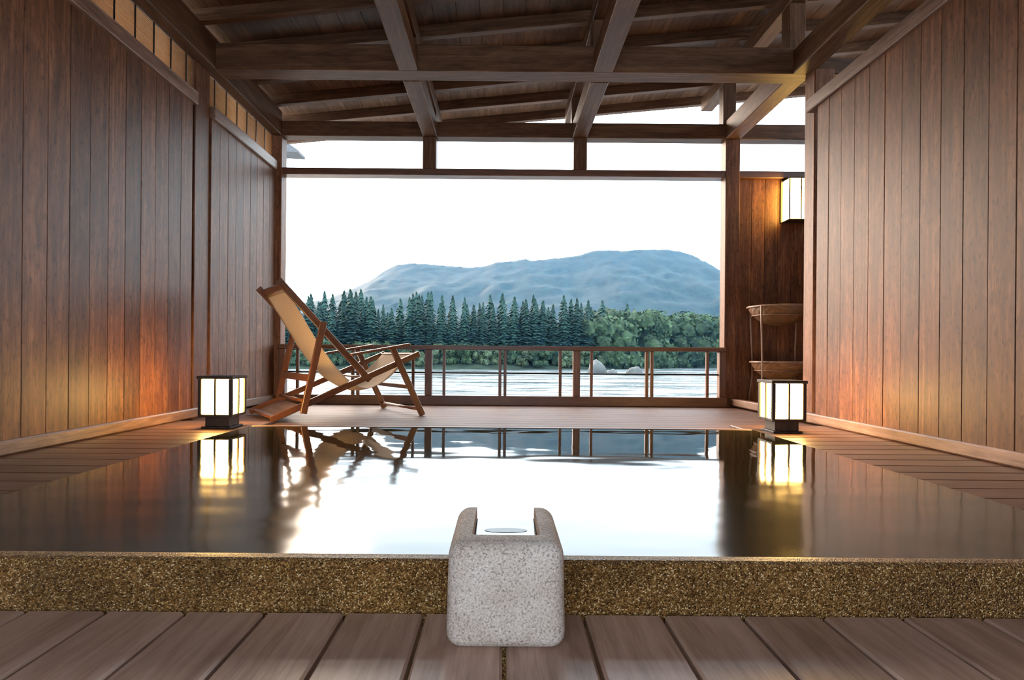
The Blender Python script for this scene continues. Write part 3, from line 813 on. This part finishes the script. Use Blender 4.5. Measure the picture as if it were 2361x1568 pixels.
TOPL = [(-900, 690), (640, 690), (700, 672), (740, 668), (790, 682), (810, 674), (860, 690), (900, 704), (925, 690), (965, 680), (1000, 676), (1040, 690), (1080, 685), (1130, 690),
        (1200, 687), (1280, 686), (1340, 690), (1400, 705), (1450, 712), (1500, 716), (1600, 722), (1660, 728), (3200, 725)]
def top_px(px):
    for (a, b), (c, d) in zip(TOPL, TOPL[1:]):
        if px <= c: return b+(d-b)*(px-a)/(c-a)
    return 725
def bay(px):
    if px < 988: return 'left'
    if px < 1329: return 'middle'
    return 'right'
def plant(name, me, x, y, h, wide, label, cat, group):
    o = link(name, me, None, (x, y, ground(x, y)-0.15)); o.scale = (h*wide, h*wide, h); o.rotation_euler = (0, 0, R.uniform(0, 6.28))
    return tag(o, label, cat, group)
def row_of_trees(rank, y_off, u0, u1, step, jit, gap=0.0):
    u = u0
    while u < u1:
        px = 1158+u*F_PX
        yy = 176+y_off + R.uniform(-3, 3); x = u*yy
        yy = max(yy, shore(x)+8+y_off*0.6); x = u*yy
        tp = top_px(px) + ROLL*0 + R.uniform(-2, 1)*jit + gap
        h = (820-tp+ROLL*(px-1180))/F_PX*yy + CAM_H - ground(x, yy)
        if u < 0.17 + R.uniform(-0.05, 0.05):
            plant('conifer', R.choice(CM), x, yy, h*(1.0 if R.random() < 0.5 else R.uniform(0.80, 0.98)), R.uniform(0.85, 1.25),
                  f'tall dark cedar, {rank} rank across the river, above the {bay(px)} railing bay', 'tree', 'cedars on the far bank')
        else:
            plant('broadleaf_tree', R.choice(BM_), x, yy, h*R.uniform(0.82, 1.05), R.uniform(0.8, 1.1),
                  f'round green broadleaf tree, {rank} rank across the river, above the {bay(px)} railing bay', 'tree', 'broadleaf trees on the far bank')
        u += step*R.uniform(0.7, 1.3)
row_of_trees('front', 0, -0.60, 0.43, 0.0165, 6, 6)
row_of_trees('second', 13, -0.60, 0.42, 0.0175, 8, 0)
row_of_trees('rear', 30, -0.58, 0.42, 0.021, 8, -1)
u = -0.60
while u < 0.43:                                  # low trees and shrubs along the water
    yy = 170; x = u*yy; yy = shore(x)+R.uniform(3.0, 6.0); x = u*yy
    h = R.uniform(4.4, 7.2)
    plant('riverside_shrub', R.choice(SM_ if R.random() < 0.45 else BM_), x, yy, h, R.uniform(0.75, 1.2),
          f'low leafy shrub at the far water line, seen through the {bay(1158+u*F_PX)} railing bay', 'shrub', 'shrubs along the far water line')
    u += 0.0165*R.uniform(0.7, 1.3)

def rock_mesh(seed):
    rr = random.Random(seed); bm = bmesh.new(); bmesh.ops.create_icosphere(bm, subdivisions=3, radius=1)
    for v in bm.verts:
        d = v.co.normalized(); v.co = d*(1+0.35*noise.noise(d*1.3+Vector((seed*3.1, 0, 0)))+0.12*noise.noise(d*3.5))
        v.co.z = v.co.z*(1.0 if v.co.z > 0 else 0.3)
    return mesh_from_bm('river_rock', bm, ROCKM, True)
for (px, top, d, wpx, lab) in ((1374, 827, 140, 21, 'tall pale river boulder seen through the middle of the railing'),
                               (1466, 841, 140, 19, 'low rounded river boulder just left of the double baluster'),
                               (1412, 848, 136, 13, 'flat pale boulder at the foot of the tall river rock')):
    hh = (820-top)/F_PX*d + CAM_H - RIV_Z
    o = link('river_rock', rock_mesh(px % 17), None, ((px-1158)/F_PX*d, d, RIV_Z-0.1)); o.scale = (wpx/F_PX*d, wpx/F_PX*d, hh*0.95)
    tag(o, lab, 'rock', 'boulders in the river')

# ------------------------------------------------------------------ haze over the valley
hm = bpy.data.materials.new('valley_haze'); hm.use_nodes = True; nt = hm.node_tree
nt.nodes.remove(nt.nodes['Principled BSDF'])
vsn = N(nt, 'ShaderNodeVolumeScatter'); vsn.inputs['Color'].default_value = (0.13, 0.50, 1.0, 1); vsn.inputs['Density'].default_value = 9.0e-5
vsn.inputs['Anisotropy'].default_value = 0.0
nt.links.new(vsn.outputs[0], nt.nodes['Material Output'].inputs['Volume'])
bm = bmesh.new(); bmesh.ops.create_cube(bm, size=1)
for v in bm.verts: v.co = Vector((v.co.x*4000, 60+(v.co.y+0.5)*2200, -20+(v.co.z+0.5)*700))
haze = link('valley_haze', mesh_from_bm('valley_haze', bm, hm), None, (0, 0, 0))
tag(haze, 'thin blue haze lying over the river valley', 'haze', None, 'stuff')
